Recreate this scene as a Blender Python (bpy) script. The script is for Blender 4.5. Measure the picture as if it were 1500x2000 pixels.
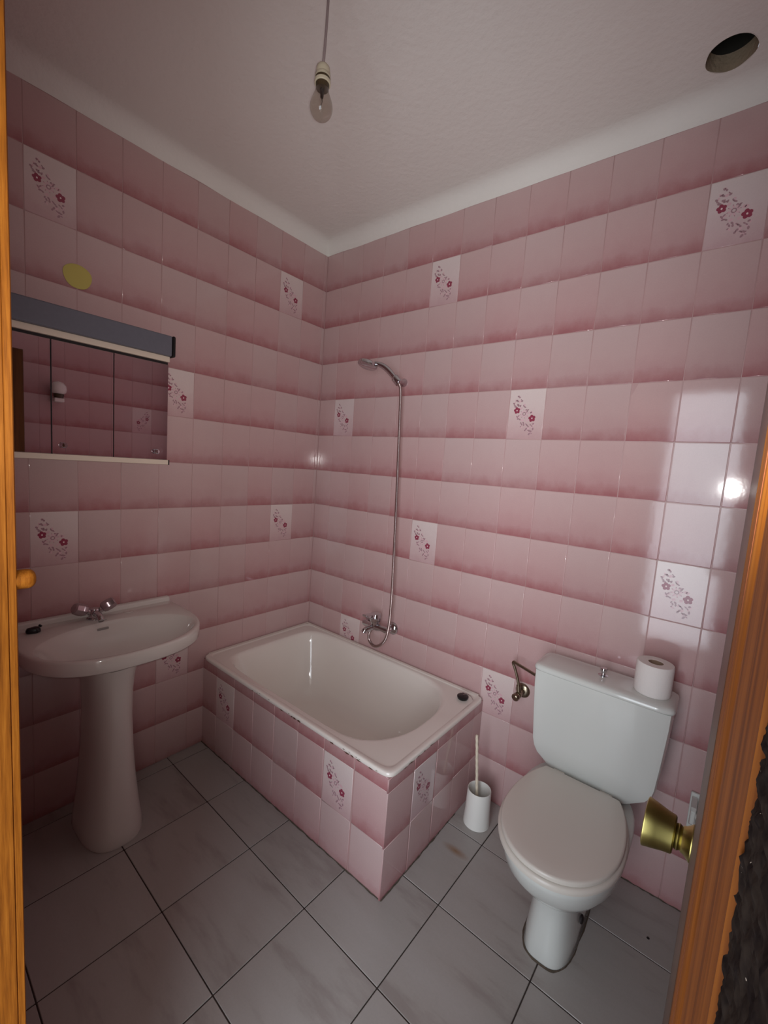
import bpy, bmesh, math, random
from mathutils import Vector, Matrix, noise

# ---------------------------------------------------------------- scene, camera, world, lights, exposure
for o in list(bpy.data.objects):
    bpy.data.objects.remove(o)
S = bpy.context.scene
COL = S.collection
PI = math.pi
rnd = random.Random(7)

CAM = (1.9049, -1.7223, 1.4414)
cd = bpy.data.cameras.new('camera')
cam = bpy.data.objects.new('camera', cd)
COL.objects.link(cam)
cam.location = CAM
cam.rotation_euler = (1.4623, -0.0719, 0.6816)
cd.sensor_fit = 'HORIZONTAL'
cd.sensor_width = 36.0
cd.lens = 836.4 / 1500 * 36.0
cd.clip_start = 0.001
cd.clip_end = 50
S.camera = cam

w = bpy.data.worlds.new('world')
S.world = w
w.use_nodes = True
w.node_tree.nodes['Background'].inputs[0].default_value = (0.80, 0.86, 1.0, 1)
w.node_tree.nodes['Background'].inputs[1].default_value = 0.5

def area(name, loc, rot, sx, sy, power, col):
    l = bpy.data.lights.new(name, 'AREA')
    l.shape = 'RECTANGLE'
    l.size, l.size_y, l.energy, l.color = sx, sy, power, col
    o = bpy.data.objects.new(name, l)
    COL.objects.link(o)
    o.location, o.rotation_euler = loc, rot
    return o

# daylight entering by the window at the end of the hallway behind the camera
area('hall_window_daylight', (2.14, -2.83, 1.24), (PI / 2, 0, 0), 1.48, 2.38, 60, (0.86, 0.925, 1.0))
# the phone's torch, right beside the lens
pl = bpy.data.lights.new('phone_torch', 'SPOT')
pl.energy, pl.color, pl.shadow_soft_size = 45.0, (1.0, 0.985, 0.965), 0.008
pl.spot_size, pl.spot_blend = math.radians(102), 1.0
po = bpy.data.objects.new('phone_torch', pl)
COL.objects.link(po)
po.location = (1.8985, -1.708, 1.452)
po.rotation_euler = (cam.rotation_euler[0] + math.radians(11), cam.rotation_euler[1], cam.rotation_euler[2])

vs = S.view_settings
vs.view_transform = 'Standard'
vs.look = 'None'
vs.exposure = 0.17
vs.gamma = 1.0
vs.use_curve_mapping = False

# ---------------------------------------------------------------- materials
def lin(c):
    return tuple(((v / 255) / 12.92 if v / 255 <= 0.04045 else ((v / 255 + 0.055) / 1.055) ** 2.4) for v in c) + (1.0,)

def mat(name, rgb, rough=0.5, metal=0.0, spec=0.5, coat=0.0, bump=0.0, bscale=60.0, var=0.0, vscale=8.0, trans=0.0, alpha=None):
    m = bpy.data.materials.new(name)
    m.use_nodes = True
    nt = m.node_tree
    b = nt.nodes['Principled BSDF']
    b.inputs['Base Color'].default_value = lin(rgb)
    b.inputs['Roughness'].default_value = rough
    b.inputs['Metallic'].default_value = metal
    b.inputs['Specular IOR Level'].default_value = spec
    b.inputs['Coat Weight'].default_value = coat
    b.inputs['Coat Roughness'].default_value = 0.08
    b.inputs['Transmission Weight'].default_value = trans
    if bump or var:
        tc = nt.nodes.new('ShaderNodeTexCoord')
        if bump:
            n = nt.nodes.new('ShaderNodeTexNoise')
            n.inputs['Scale'].default_value = bscale
            n.inputs['Detail'].default_value = 4
            nt.links.new(tc.outputs['Object'], n.inputs['Vector'])
            bp = nt.nodes.new('ShaderNodeBump')
            bp.inputs['Strength'].default_value = bump
            bp.inputs['Distance'].default_value = 0.01
            nt.links.new(n.outputs['Fac'], bp.inputs['Height'])
            nt.links.new(bp.outputs['Normal'], b.inputs['Normal'])
        if var:
            n2 = nt.nodes.new('ShaderNodeTexNoise')
            n2.inputs['Scale'].default_value = vscale
            n2.inputs['Detail'].default_value = 5
            nt.links.new(tc.outputs['Object'], n2.inputs['Vector'])
            mx = nt.nodes.new('ShaderNodeMix')
            mx.data_type = 'RGBA'
            c = lin(rgb)
            mx.inputs[6].default_value = tuple(v * (1 - var) for v in c[:3]) + (1,)
            mx.inputs[7].default_value = tuple(min(1, v * (1 + var * 0.6)) for v in c[:3]) + (1,)
            nt.links.new(n2.outputs['Fac'], mx.inputs[0])
            nt.links.new(mx.outputs[2], b.inputs['Base Color'])
    return m

class N:
    """tiny node helper"""
    def __init__(s, m):
        s.nt = m.node_tree
        s.b = s.nt.nodes['Principled BSDF']
    def new(s, t, **k):
        n = s.nt.nodes.new(t)
        for a, v in k.items():
            setattr(n, a, v)
        return n
    def link(s, a, b):
        s.nt.links.new(a, b)
    def math(s, op, a, b=None, c=None):
        n = s.new('ShaderNodeMath', operation=op)
        for i, v in enumerate((a, b, c)):
            if v is None:
                continue
            if isinstance(v, (int, float)):
                n.inputs[i].default_value = v
            else:
                s.link(v, n.inputs[i])
        return n.outputs[0]
    def mix(s, f, a, b):
        n = s.new('ShaderNodeMix', data_type='RGBA')
        for i, v in ((0, f), (6, a), (7, b)):
            if isinstance(v, (int, float)):
                n.inputs[i].default_value = v
            elif isinstance(v, tuple):
                n.inputs[i].default_value = v
            else:
                s.link(v, n.inputs[i])
        return n.outputs[2]
    def noise(s, vec, scale, detail=4, rough=0.5):
        n = s.new('ShaderNodeTexNoise')
        n.inputs['Scale'].default_value = scale
        n.inputs['Detail'].default_value = detail
        n.inputs['Roughness'].default_value = rough
        s.link(vec, n.inputs['Vector'])
        return n.outputs['Fac']
    def ramp(s, f, stops):
        n = s.new('ShaderNodeValToRGB')
        while len(n.color_ramp.elements) < len(stops):
            n.color_ramp.elements.new(0.5)
        for e, (p, c) in zip(n.color_ramp.elements, stops):
            e.position, e.color = p, c
        s.link(f, n.inputs[0])
        return n.outputs[0]

def tile_material(name, stops_a, stops_b):
    m = mat(name, (200, 150, 150), rough=0.085, spec=0.5)
    n = N(m)
    tc = n.new('ShaderNodeTexCoord')
    uv = n.new('ShaderNodeSeparateXYZ')
    n.link(tc.outputs['UV'], uv.inputs[0])
    oi = n.new('ShaderNodeObjectInfo')
    off = n.new('ShaderNodeVectorMath', operation='ADD')
    comb = n.new('ShaderNodeCombineXYZ')
    n.link(n.math('MULTIPLY', oi.outputs['Random'], 37.0), comb.inputs[0])
    n.link(tc.outputs['UV'], off.inputs[0])
    n.link(comb.outputs[0], off.inputs[1])
    nz = n.noise(off.outputs[0], 3.0, 5, 0.6)
    v = n.math('ADD', uv.outputs['Y'], n.math('MULTIPLY', n.math('SUBTRACT', nz, 0.5), 0.30))
    c1 = n.ramp(v, stops_a)
    c2 = n.ramp(v, stops_b)
    r = n.math('POWER', oi.outputs['Random'], 1.6)
    col = n.mix(r, c1, c2)
    fine = n.noise(off.outputs[0], 42.0, 3, 0.7)
    hs = n.new('ShaderNodeHueSaturation')
    n.link(col, hs.inputs['Color'])
    n.link(n.math('ADD', n.math('MULTIPLY', fine, 0.14), 0.93), hs.inputs['Value'])
    n.link(hs.outputs[0], n.b.inputs['Base Color'])
    bp = n.new('ShaderNodeBump')
    bp.inputs['Strength'].default_value = 0.05
    bp.inputs['Distance'].default_value = 0.002
    n.link(n.noise(off.outputs[0], 6.0, 2), bp.inputs['Height'])
    n.link(bp.outputs[0], n.b.inputs['Normal'])
    return m

M = {}
M['tile'] = tile_material('pink_gradient_tile',
    [(0.0, lin((163, 106, 109))), (0.07, lin((171, 118, 120))), (0.24, lin((186, 145, 145))), (0.5, lin((193, 157, 156))), (1.0, lin((199, 169, 167)))],
    [(0.0, lin((166, 124, 126))), (0.07, lin((176, 136, 136))), (0.24, lin((188, 156, 155))), (0.5, lin((193, 164, 162))), (1.0, lin((198, 173, 171)))])
M['flower_tile'] = tile_material('pale_flower_tile',
    [(0.0, lin((192, 158, 158))), (0.25, lin((203, 174, 173))), (0.6, lin((213, 192, 189))), (1.0, lin((218, 201, 197)))],
    [(0.0, lin((194, 162, 165))), (0.25, lin((204, 178, 179))), (0.6, lin((212, 193, 193))), (1.0, lin((216, 201, 199)))])
M['grout'] = mat('pink_grout', (182, 146, 144), rough=0.35)
M['print_red'] = mat('flower_red', (146, 62, 82), rough=0.2)
M['print_dark'] = mat('leaf_mauve', (164, 130, 136), rough=0.2)
M['print_pale'] = mat('petal_pale', (214, 176, 182), rough=0.2)
M['print_white'] = mat('flower_centre', (232, 206, 206), rough=0.2)
M['ceiling'] = mat('ceiling_plaster', (232, 228, 222), rough=0.95, spec=0.1, bump=0.25, bscale=45, var=0.05, vscale=2)
M['china'] = mat('white_china', (216, 219, 214), rough=0.08, coat=0.3)
M['china_warm'] = mat('basin_china', (212, 204, 198), rough=0.09, coat=0.3)
M['enamel'] = mat('tub_enamel', (232, 224, 216), rough=0.10, coat=0.4)
M['lid'] = mat('toilet_seat_plastic', (220, 214, 204), rough=0.30)
M['rust'] = mat('rust', (92, 58, 44), rough=0.9, var=0.5, vscale=200)
M['grime'] = mat('grime', (92, 80, 68), rough=0.9, var=0.6, vscale=60)
M['caulk'] = mat('caulk', (196, 178, 170), rough=0.6)
M['chrome'] = mat('chrome', (205, 205, 208), rough=0.08, metal=1.0)
M['chrome_dull'] = mat('dull_chrome', (150, 138, 120), rough=0.28, metal=1.0)
M['hose'] = mat('steel_hose', (190, 172, 170), rough=0.22, metal=1.0)
M['mirror'] = mat('mirror_glass', (246, 240, 248), rough=0.015, metal=1.0)
M['grey_plastic'] = mat('grey_plastic', (104, 104, 114), rough=0.45, var=0.1, vscale=90)
M['black'] = mat('black_plastic', (14, 13, 15), rough=0.35)
M['cream'] = mat('cream_plastic', (224, 208, 190), rough=0.4)
M['dark_gap'] = mat('dark_gap', (30, 20, 22), rough=0.7)  # near-black: painted shade between the mirror doors, floor speck, bolt cap
M['white_plastic'] = mat('white_plastic', (232, 230, 224), rough=0.35)
M['cream_plastic'] = mat('cream_handle', (226, 214, 192), rough=0.4)
M['paper'] = mat('tissue_paper', (236, 230, 226), rough=0.95, spec=0.1, bump=0.15, bscale=220)
M['card'] = mat('cardboard', (150, 124, 104), rough=0.9)
M['brass'] = mat('brushed_brass', (172, 160, 98), rough=0.33, metal=1.0)
M['yellow'] = mat('yellow_paint', (196, 180, 96), rough=0.7)
M['socket'] = mat('ivory_bakelite', (198, 186, 160), rough=0.4)
M['socket_dark'] = mat('dark_bakelite', (66, 52, 34), rough=0.4)
M['cord'] = mat('grey_flex', (150, 132, 130), rough=0.6)
M['wall_plain'] = mat('plain_pink_wall', (188, 148, 148), rough=0.6)
M['hall_wall'] = mat('hall_plaster', (214, 206, 196), rough=0.9, bump=0.4, bscale=80)
M['hall_floor'] = mat('hall_floor', (150, 138, 128), rough=0.5, var=0.2, vscale=3)
M['filament'] = mat('tungsten', (90, 84, 80), rough=0.4, metal=1.0)

# clear bulb glass
g = bpy.data.materials.new('bulb_glass')
g.use_nodes = True
nt = g.node_tree
nt.nodes.clear()
out = nt.nodes.new('ShaderNodeOutputMaterial')
mixs = nt.nodes.new('ShaderNodeMixShader')
tr = nt.nodes.new('ShaderNodeBsdfTransparent')
tr.inputs[0].default_value = (0.86, 0.84, 0.80, 1)
gs = nt.nodes.new('ShaderNodeBsdfGlossy')
gs.inputs['Roughness'].default_value = 0.03
lw = nt.nodes.new('ShaderNodeLayerWeight')
lw.inputs['Blend'].default_value = 0.5
pw = nt.nodes.new('ShaderNodeMath')
pw.operation = 'POWER'
pw.inputs[1].default_value = 3.0
nt.links.new(lw.outputs['Facing'], pw.inputs[0])
ma = nt.nodes.new('ShaderNodeMath')
ma.operation = 'MULTIPLY_ADD'
ma.inputs[1].default_value = 0.45
ma.inputs[2].default_value = 0.06
nt.links.new(pw.outputs[0], ma.inputs[0])
nt.links.new(ma.outputs[0], mixs.inputs[0])
nt.links.new(tr.outputs[0], mixs.inputs[1])
nt.links.new(gs.outputs[0], mixs.inputs[2])
nt.links.new(mixs.outputs[0], out.inputs[0])
M['glass'] = g

# rough hallway plaster beside the door frame, shade painted into its dark colour
m = mat('shaded_plaster', (74, 62, 54), rough=0.95, spec=0.1)
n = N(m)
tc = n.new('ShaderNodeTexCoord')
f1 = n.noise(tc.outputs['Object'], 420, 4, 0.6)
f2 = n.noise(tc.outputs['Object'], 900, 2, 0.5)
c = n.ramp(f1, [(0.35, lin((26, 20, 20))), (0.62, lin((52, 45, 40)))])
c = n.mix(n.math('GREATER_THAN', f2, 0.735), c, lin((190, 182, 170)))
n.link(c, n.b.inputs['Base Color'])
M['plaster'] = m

# varnished pine
def pine(name, scale, rough=0.22, coat=0.5, spec=0.5, k=1.0):
    m = mat(name, (176, 112, 44), rough=rough, coat=coat, spec=spec)
    n = N(m)
    tc = n.new('ShaderNodeTexCoord')
    mp = n.new('ShaderNodeMapping')
    mp.inputs['Scale'].default_value = (scale, scale, scale * 0.035)
    n.link(tc.outputs['Object'], mp.inputs['Vector'])
    f = n.noise(mp.outputs[0], 1.0, 5, 0.55)
    f2 = n.noise(mp.outputs[0], 4.5, 3, 0.6)
    f = n.math('ADD', n.math('MULTIPLY', f, 0.7), n.math('MULTIPLY', f2, 0.3))
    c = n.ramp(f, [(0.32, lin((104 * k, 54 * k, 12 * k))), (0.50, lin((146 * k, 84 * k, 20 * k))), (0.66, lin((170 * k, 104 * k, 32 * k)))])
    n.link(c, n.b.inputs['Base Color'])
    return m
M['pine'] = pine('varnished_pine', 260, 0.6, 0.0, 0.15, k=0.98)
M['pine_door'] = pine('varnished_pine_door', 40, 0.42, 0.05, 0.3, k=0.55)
M['pine_shade'] = mat('pine_groove_shade', (96, 46, 14), rough=0.5)  # darker pine that paints the shade inside the jamb's grooves

# marbled grey floor tile, with the rust stain and the specks the floor has
m = mat('grey_marbled_floor_tile', (170, 165, 160), rough=0.30)
n = N(m)
geo = n.new('ShaderNodeNewGeometry')
oi = n.new('ShaderNodeObjectInfo')
sh = n.new('ShaderNodeVectorMath', operation='ADD')
cb = n.new('ShaderNodeCombineXYZ')
n.link(n.math('MULTIPLY', oi.outputs['Random'], 21.0), cb.inputs[2])
n.link(geo.outputs['Position'], sh.inputs[0])
n.link(cb.outputs[0], sh.inputs[1])
mp = n.new('ShaderNodeMapping')
mp.inputs['Rotation'].default_value = (0, 0, math.radians(-62))
mp.inputs['Scale'].default_value = (1.6, 7.0, 1.0)
n.link(sh.outputs[0], mp.inputs['Vector'])
vein = n.noise(mp.outputs[0], 1.3, 5, 0.62)
c = n.ramp(vein, [(0.34, lin((156, 149, 144))), (0.45, lin((171, 166, 161))), (0.70, lin((176, 172, 168)))])
fine = n.noise(sh.outputs[0], 160, 3, 0.7)
c = n.mix(n.math('MULTIPLY', n.math('SUBTRACT', fine, 0.4), 0.25), c, lin((120, 112, 108)))
# rust stain near the tub's front corner: an elongated blot
ps = n.new('ShaderNodeMapping', vector_type='POINT')
ps.inputs['Location'].default_value = (-1.262, 0.330, 0)
n.link(geo.outputs['Position'], ps.inputs['Vector'])
pr = n.new('ShaderNodeMapping')
pr.inputs['Rotation'].default_value = (0, 0, math.radians(-74))
pr.inputs['Scale'].default_value = (16, 46, 0)
n.link(ps.outputs[0], pr.inputs['Vector'])
ln = n.new('ShaderNodeVectorMath', operation='LENGTH')
n.link(pr.outputs[0], ln.inputs[0])
blot = n.math('MULTIPLY', n.math('SUBTRACT', 1.0, n.math('MINIMUM', ln.outputs['Value'], 1.0)), 0.85)
c = n.mix(blot, c, lin((142, 104, 64)))
n.link(c, n.b.inputs['Base Color'])
M['floor_tile'] = m
M['joint'] = mat('dark_floor_joint', (62, 52, 48), rough=0.9, var=0.3, vscale=20)

# ---------------------------------------------------------------- mesh helpers
def link_obj(o, parent=None):
    COL.objects.link(o)
    if parent is not None:
        o.parent = parent
    return o

def finish(name, me, mats, parent=None, smooth=None, loc=None, rot=None):
    if not isinstance(mats, (list, tuple)):
        mats = [mats]
    for x in mats:
        me.materials.append(M[x] if isinstance(x, str) else x)
    if smooth:
        me.shade_smooth()
        me.set_sharp_from_angle(angle=math.radians(smooth))
    o = bpy.data.objects.new(name, me)
    link_obj(o, parent)
    if loc:
        o.location = loc
    if rot:
        o.rotation_euler = rot
    return o

def bm_obj(name, bm, mats, parent=None, smooth=None, loc=None, rot=None, bevel=0, seg=2):
    bmesh.ops.recalc_face_normals(bm, faces=bm.faces[:])
    me = bpy.data.meshes.new(name)
    bm.to_mesh(me)
    bm.free()
    o = finish(name, me, mats, parent, smooth, loc, rot)
    if bevel:
        bv = o.modifiers.new('bevel', 'BEVEL')
        bv.width, bv.segments, bv.limit_method = bevel, seg, 'ANGLE'
        bv.angle_limit = math.radians(35)
    return o

def box(bm, x0, x1, y0, y1, z0, z1, mi=0):
    vs_ = [bm.verts.new(p) for p in ((x0, y0, z0), (x1, y0, z0), (x1, y1, z0), (x0, y1, z0), (x0, y0, z1), (x1, y0, z1), (x1, y1, z1), (x0, y1, z1))]
    for f in ((0, 3, 2, 1), (4, 5, 6, 7), (0, 1, 5, 4), (1, 2, 6, 5), (2, 3, 7, 6), (3, 0, 4, 7)):
        fc = bm.faces.new([vs_[i] for i in f])
        fc.material_index = mi

def loft(bm, rings, cap0=True, cap1=True, closed=True, mi=0):
    vr = [[bm.verts.new(p) for p in r] for r in rings]
    k = len(rings[0])
    for a, b in zip(vr, vr[1:]):
        for i in range(k if closed else k - 1):
            j = (i + 1) % k
            f = bm.faces.new((a[i], a[j], b[j], b[i]))
            f.material_index = mi
    if cap0:
        bm.faces.new(vr[0][::-1]).material_index = mi
    if cap1:
        bm.faces.new(vr[-1]).material_index = mi
    return vr

def frame_from(d):
    d = Vector(d).normalized()
    up = Vector((0, 0, 1)) if abs(d.z) < 0.95 else Vector((1, 0, 0))
    a = d.cross(up).normalized()
    return a, a.cross(d).normalized(), d

def lathe(bm, prof, origin, axis=(0, 0, 1), seg=32, caps=True, mi=0):
    """prof: (radius, distance along the axis)"""
    a, b, d = frame_from(axis)
    o = Vector(origin)
    rings = []
    for r, h in prof:
        rings.append([o + d * h + a * (r * math.cos(2 * PI * i / seg)) + b * (r * math.sin(2 * PI * i / seg)) for i in range(seg)])
    loft(bm, rings, caps, caps, mi=mi)

def tube(bm, pts, r, seg=12, mi=0, caps=True):
    pts = [Vector(p) for p in pts]
    rings = []
    a0 = None
    for i, p in enumerate(pts):
        d = (pts[min(i + 1, len(pts) - 1)] - pts[max(i - 1, 0)]).normalized()
        if a0 is None:
            a0, _, _ = frame_from(d)
        a0 = (a0 - d * a0.dot(d)).normalized()
        b0 = d.cross(a0)
        rr = r[i] if isinstance(r, (list, tuple)) else r
        rings.append([p + a0 * (rr * math.cos(2 * PI * k / seg)) + b0 * (rr * math.sin(2 * PI * k / seg)) for k in range(seg)])
    loft(bm, rings, caps, caps, mi=mi)

def catmull(pts, n=8):
    pts = [Vector(p) for p in pts]
    out = []
    for i in range(len(pts) - 1):
        p0, p1, p2, p3 = pts[max(i - 1, 0)], pts[i], pts[i + 1], pts[min(i + 2, len(pts) - 1)]
        for k in range(n):
            t = k / n
            out.append(0.5 * ((2 * p1) + (p2 - p0) * t + (2 * p0 - 5 * p1 + 4 * p2 - p3) * t * t + (3 * p1 - p0 - 3 * p2 + p3) * t ** 3))
    out.append(pts[-1])
    return out

def sup(t, a, b, e):
    c, s = math.cos(t), math.sin(t)
    return (a * math.copysign(abs(c) ** (2 / e), c), b * math.copysign(abs(s) ** (2 / e), s))

def prism(bm, poly, z0, z1, mi=0):
    loft(bm, [[(x, y, z0) for x, y in poly], [(x, y, z1) for x, y in poly]], mi=mi)

def thing(name, label, cat, loc=(0, 0, 0), group=None):
    o = bpy.data.objects.new(name, None)
    o.empty_display_size = 0.05
    COL.objects.link(o)
    o.location = loc
    return tag(o, label, cat, group)

def tag(o, label, cat, group=None):
    o['label'], o['category'] = label, cat
    if group:
        o['group'] = group
    return o

def struct(o, label=None):
    o['kind'] = 'structure'
    if label:
        o['label'] = label
    return o

def simple(name, mats, parent, fn, smooth=None, bevel=0, seg=2, label=None):
    bm = bmesh.new()
    fn(bm)
    o = bm_obj(name, bm, mats, parent, smooth=smooth, bevel=bevel, seg=seg)
    if parent is not None and parent.type == 'EMPTY':
        o.location = -parent.location
    elif parent is not None:
        # parts of parts: meshes are written in world coordinates, so undo the chain of offsets
        p, off = parent, Vector((0, 0, 0))
        while p is not None:
            off += p.location
            p = p.parent
        o.location = -off
    if label:
        o['label'] = label
    return o

# ---------------------------------------------------------------- dimensions taken from the tile grid
TW, TWL, TH = 0.1472, 0.1461, 0.2
Z1 = 2.3872                      # bottom of the top row of wall tiles
X0, Y0 = 0.1215, 0.1666          # first vertical joint on the back wall / on the left wall
ROOM_X, ROOM_Y = 2.11, -1.612
ZT, ZC = 2.577, 2.64             # top of the tiling, ceiling
TUBX, TUBY = 1.170, -0.671

# ---------------------------------------------------------------- tiles (shared meshes, every tile its own object)
JG = 0.0008                      # half joint
TD = 0.006                       # tile depth
_tile_cache = {}
def tile_mesh(u0, u1, v0, v1, wid, flower=False):
    key = (round(u0, 3), round(u1, 3), round(v0, 3), round(v1, 3), wid, flower)
    if key in _tile_cache:
        return _tile_cache[key]
    a0, a1 = u0 * wid + JG, u1 * wid - JG
    b0, b1 = v0 * TH + JG, v1 * TH - JG
    bv = 0.0016
    bm = bmesh.new()
    uvl = bm.loops.layers.uv.new('UVMap')
    rings = []
    for ins, d in ((0, -TD), (0, -bv * 0.9), (bv * 0.35, -bv * 0.25), (bv, 0)):
        rings.append([bm.verts.new((x, d, z)) for x, z in ((a0 + ins, b0 + ins), (a1 - ins, b0 + ins), (a1 - ins, b1 - ins), (a0 + ins, b1 - ins))])
    for r, q in zip(rings, rings[1:]):
        for i in range(4):
            j = (i + 1) % 4
            bm.faces.new((r[i], r[j], q[j], q[i]))
    bm.faces.new(rings[-1])
    bmesh.ops.recalc_face_normals(bm, faces=bm.faces[:])
    top = rings[-1][0].link_faces
    for f in bm.faces:
        f.smooth = len(f.verts) == 4 and f.calc_area() < 0.0006
        for lp in f.loops:
            lp[uvl].uv = (lp.vert.co.x / wid, lp.vert.co.z / TH)
    me = bpy.data.meshes.new('flower_tile' if flower else 'tile')
    # face normal must look along +Y of the tile (out of the wall)
    bm.normal_update()
    big = max(bm.faces, key=lambda f: f.calc_area())
    if big.normal.y < 0:
        bmesh.ops.reverse_faces(bm, faces=bm.faces[:])
    bm.to_mesh(me)
    bm.free()
    me.materials.append(M['flower_tile' if flower else 'tile'])
    _tile_cache[key] = me
    return me

def blob(bm, cx, cz, rx, rz, ang, y, mi, nseg=8):
    ca, sa = math.cos(ang), math.sin(ang)
    vs_ = []
    for i in range(nseg):
        t = 2 * PI * i / nseg
        px, pz = rx * math.cos(t), rz * math.sin(t)
        vs_.append(bm.verts.new((cx + px * ca - pz * sa, y, cz + px * sa + pz * ca)))
    f = bm.faces.new(vs_)
    f.material_index = mi

def ringm(bm, cx, cz, r0, r1, y, mi, nseg=16):
    a = [bm.verts.new((cx + r0 * math.cos(2 * PI * i / nseg), y, cz + r0 * math.sin(2 * PI * i / nseg))) for i in range(nseg)]
    b = [bm.verts.new((cx + r1 * math.cos(2 * PI * i / nseg), y, cz + r1 * math.sin(2 * PI * i / nseg))) for i in range(nseg)]
    for i in range(nseg):
        j = (i + 1) % nseg
        bm.faces.new((a[i], a[j], b[j], b[i])).material_index = mi

def print_mesh():
    """a spray of two red flowers, a pale daisy and small leaves, as printed on the pale tiles"""
    W, H = TW, TH
    r = random.Random(3)
    bm = bmesh.new()
    P = lambda u, t: (u * W, (1 - t) * H)
    leaves = [(.24, .14, 1.9), (.285, .16, 1.0), (.21, .22, .4), (.24, .235, 2.6), (.34, .21, 2.2), (.36, .235, .6), (.25, .31, 2.4), (.29, .33, .3), (.33, .33, 1.2),
              (.135, .28, 2.4), (.16, .315, 2.7), (.19, .345, 2.9), (.42, .33, 2.0), (.46, .355, 2.7), (.50, .41, .7), (.535, .44, .9), (.555, .41, .2), (.30, .53, .8), (.26, .55, 2.2),
              (.29, .59, .2), (.34, .60, 2.6), (.38, .67, 1.1), (.41, .70, 2.0), (.455, .67, 2.3), (.47, .71, 1.7), (.39, .745, .8), (.54, .70, 2.4), (.57, .72, 2.7), (.60, .745, 2.5),
              (.66, .71, 2.5), (.70, .735, 2.3), (.73, .69, .4), (.55, .79, .9), (.52, .82, 1.0), (.61, .82, 2.7), (.65, .83, .2), (.69, .84, .5), (.70, .875, 2.8), (.645, .89, .9), (.735, .79, 1.6)]
    for u, t, a in leaves:
        x, z = P(u, t)
        blob(bm, x, z, 0.0050 * r.uniform(.7, 1.35), 0.0029 * r.uniform(.7, 1.3), a, 0.00012, 1, 6)
        if r.random() < .7:
            blob(bm, x + r.uniform(-.005, .005), z + r.uniform(-.005, .005), 0.0046, 0.0026, a + r.uniform(.5, 2), 0.00010, 2, 7)
    for u, t in ((.62, .46), (.27, .56), (.66, .47), (.30, .24), (.42, .62), (.60, .78), (.36, .38), (.56, .62)):
        x, z = P(u, t)
        blob(bm, x, z, .006, .0045, .5, 0.0001, 2, 8)
    cx, cz = P(.455, .489)
    for k in range(8):
        a = 2 * PI * k / 8 + .2
        blob(bm, cx + .0122 * math.cos(a), cz + .0122 * math.sin(a), .0062, .0028, a, 0.00013, 2, 8)
        blob(bm, cx + .0165 * math.cos(a), cz + .0165 * math.sin(a), .0022, .0011, a, 0.00016, 1, 6)
    ringm(bm, cx, cz, .0042, .0074, 0.00018, 1)
    for u, t, s in ((.241, .421, 1.0), (.683, .581, 1.08)):
        cx, cz = P(u, t)
        for k in range(5):
            a = 2 * PI * k / 5 + .5
            blob(bm, cx + .0068 * s * math.cos(a), cz + .0068 * s * math.sin(a), .0070 * s, .0062 * s, a, 0.00014 + k * 0.00001, 0, 9)
        blob(bm, cx, cz, .0026, .0032, 0, 0.00026, 3, 8)
    for f in bm.faces:
        f.normal_update()
        if f.normal.y < 0:
            f.normal_flip()
    me = bpy.data.meshes.new('flower_print')
    bm.to_mesh(me)
    bm.free()
    for k in ('print_red', 'print_dark', 'print_pale', 'print_white'):
        me.materials.append(M[k])
    return me
PRINT = print_mesh()

def put_tile(parent, mesh, loc, rz, flower, tilt=0.0022, rt=None, wid=TW):
    o = bpy.data.objects.new('flower_tile' if flower else 'tile', mesh)
    COL.objects.link(o)
    o.parent = parent
    o.location = loc
    t = rt if rt else (rnd.gauss(0, tilt * 0.6), 0, rnd.gauss(0, tilt))
    o.rotation_euler = (t[0], 0, rz + t[2])
    if flower:
        p = bpy.data.objects.new('flower_print', PRINT)
        COL.objects.link(p)
        p.parent = o
        if wid != TW:
            p.scale = (wid / TW, 1, 1)
    return o

def tile_face(parent, origin, ux, rz, us, wid, zs, zref, flowers, skip=None, special=None):
    """tiles over one wall: us = list of (a0, a1, u0, u1, col) along the wall, zs = list of (zbase, v0, v1, row)"""
    for zb, v0, v1, row in zs:
        for base, u0, u1, col in us:
            if skip and skip(col, row):
                continue
            fl = (row, col) in flowers and u1 - u0 > 0.6
            me = tile_mesh(u0, u1, v0, v1, wid, fl)
            loc = Vector(origin) + Vector(ux) * base
            loc.z = zb
            put_tile(parent, me, loc, rz, fl, rt=(special or {}).get((row, col)), wid=wid)

def rows_of(z1, top, bottom=0.0):
    """row k (1 = top row) sits above z1-(k-1)*TH"""
    out = []
    k = 1
    while True:
        zb = z1 - (k - 1) * TH
        v1 = min(1.0, (top - zb) / TH)
        v0 = max(0.0, (bottom - zb) / TH)
        if v1 - v0 > 0.02:
            out.append((zb, v0, v1, k))
        if zb <= bottom:
            break
        k += 1
    return out

def wall_box(name, x0, x1, y0, y1, z0, z1, m='grout', label=None):
    bm = bmesh.new()
    box(bm, x0, x1, y0, y1, z0, z1)
    return struct(bm_obj(name, bm, m), label)

# back wall, on the right of the picture (plane y = 0)
wb = wall_box('wall_back', -0.12, ROOM_X + 0.12, TD * 0.2, 0.14, -0.02, ZC + 0.1, label='pink tiled wall behind the toilet and the tub')
cols = [(X0 - TW, 1 - X0 / TW + 0.01, 1.0, -1)]
c0 = 0
while X0 + c0 * TW < ROOM_X:
    u1 = min(1.0, (ROOM_X - (X0 + c0 * TW)) / TW)
    if u1 > 0.03:
        cols.append((X0 + c0 * TW, 0.0, u1, c0))
    c0 += 1
FB = {(2, 4), (2, 11), (5, 0), (5, 7), (8, 4), (8, 11), (11, 1), (11, 7)}
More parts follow.
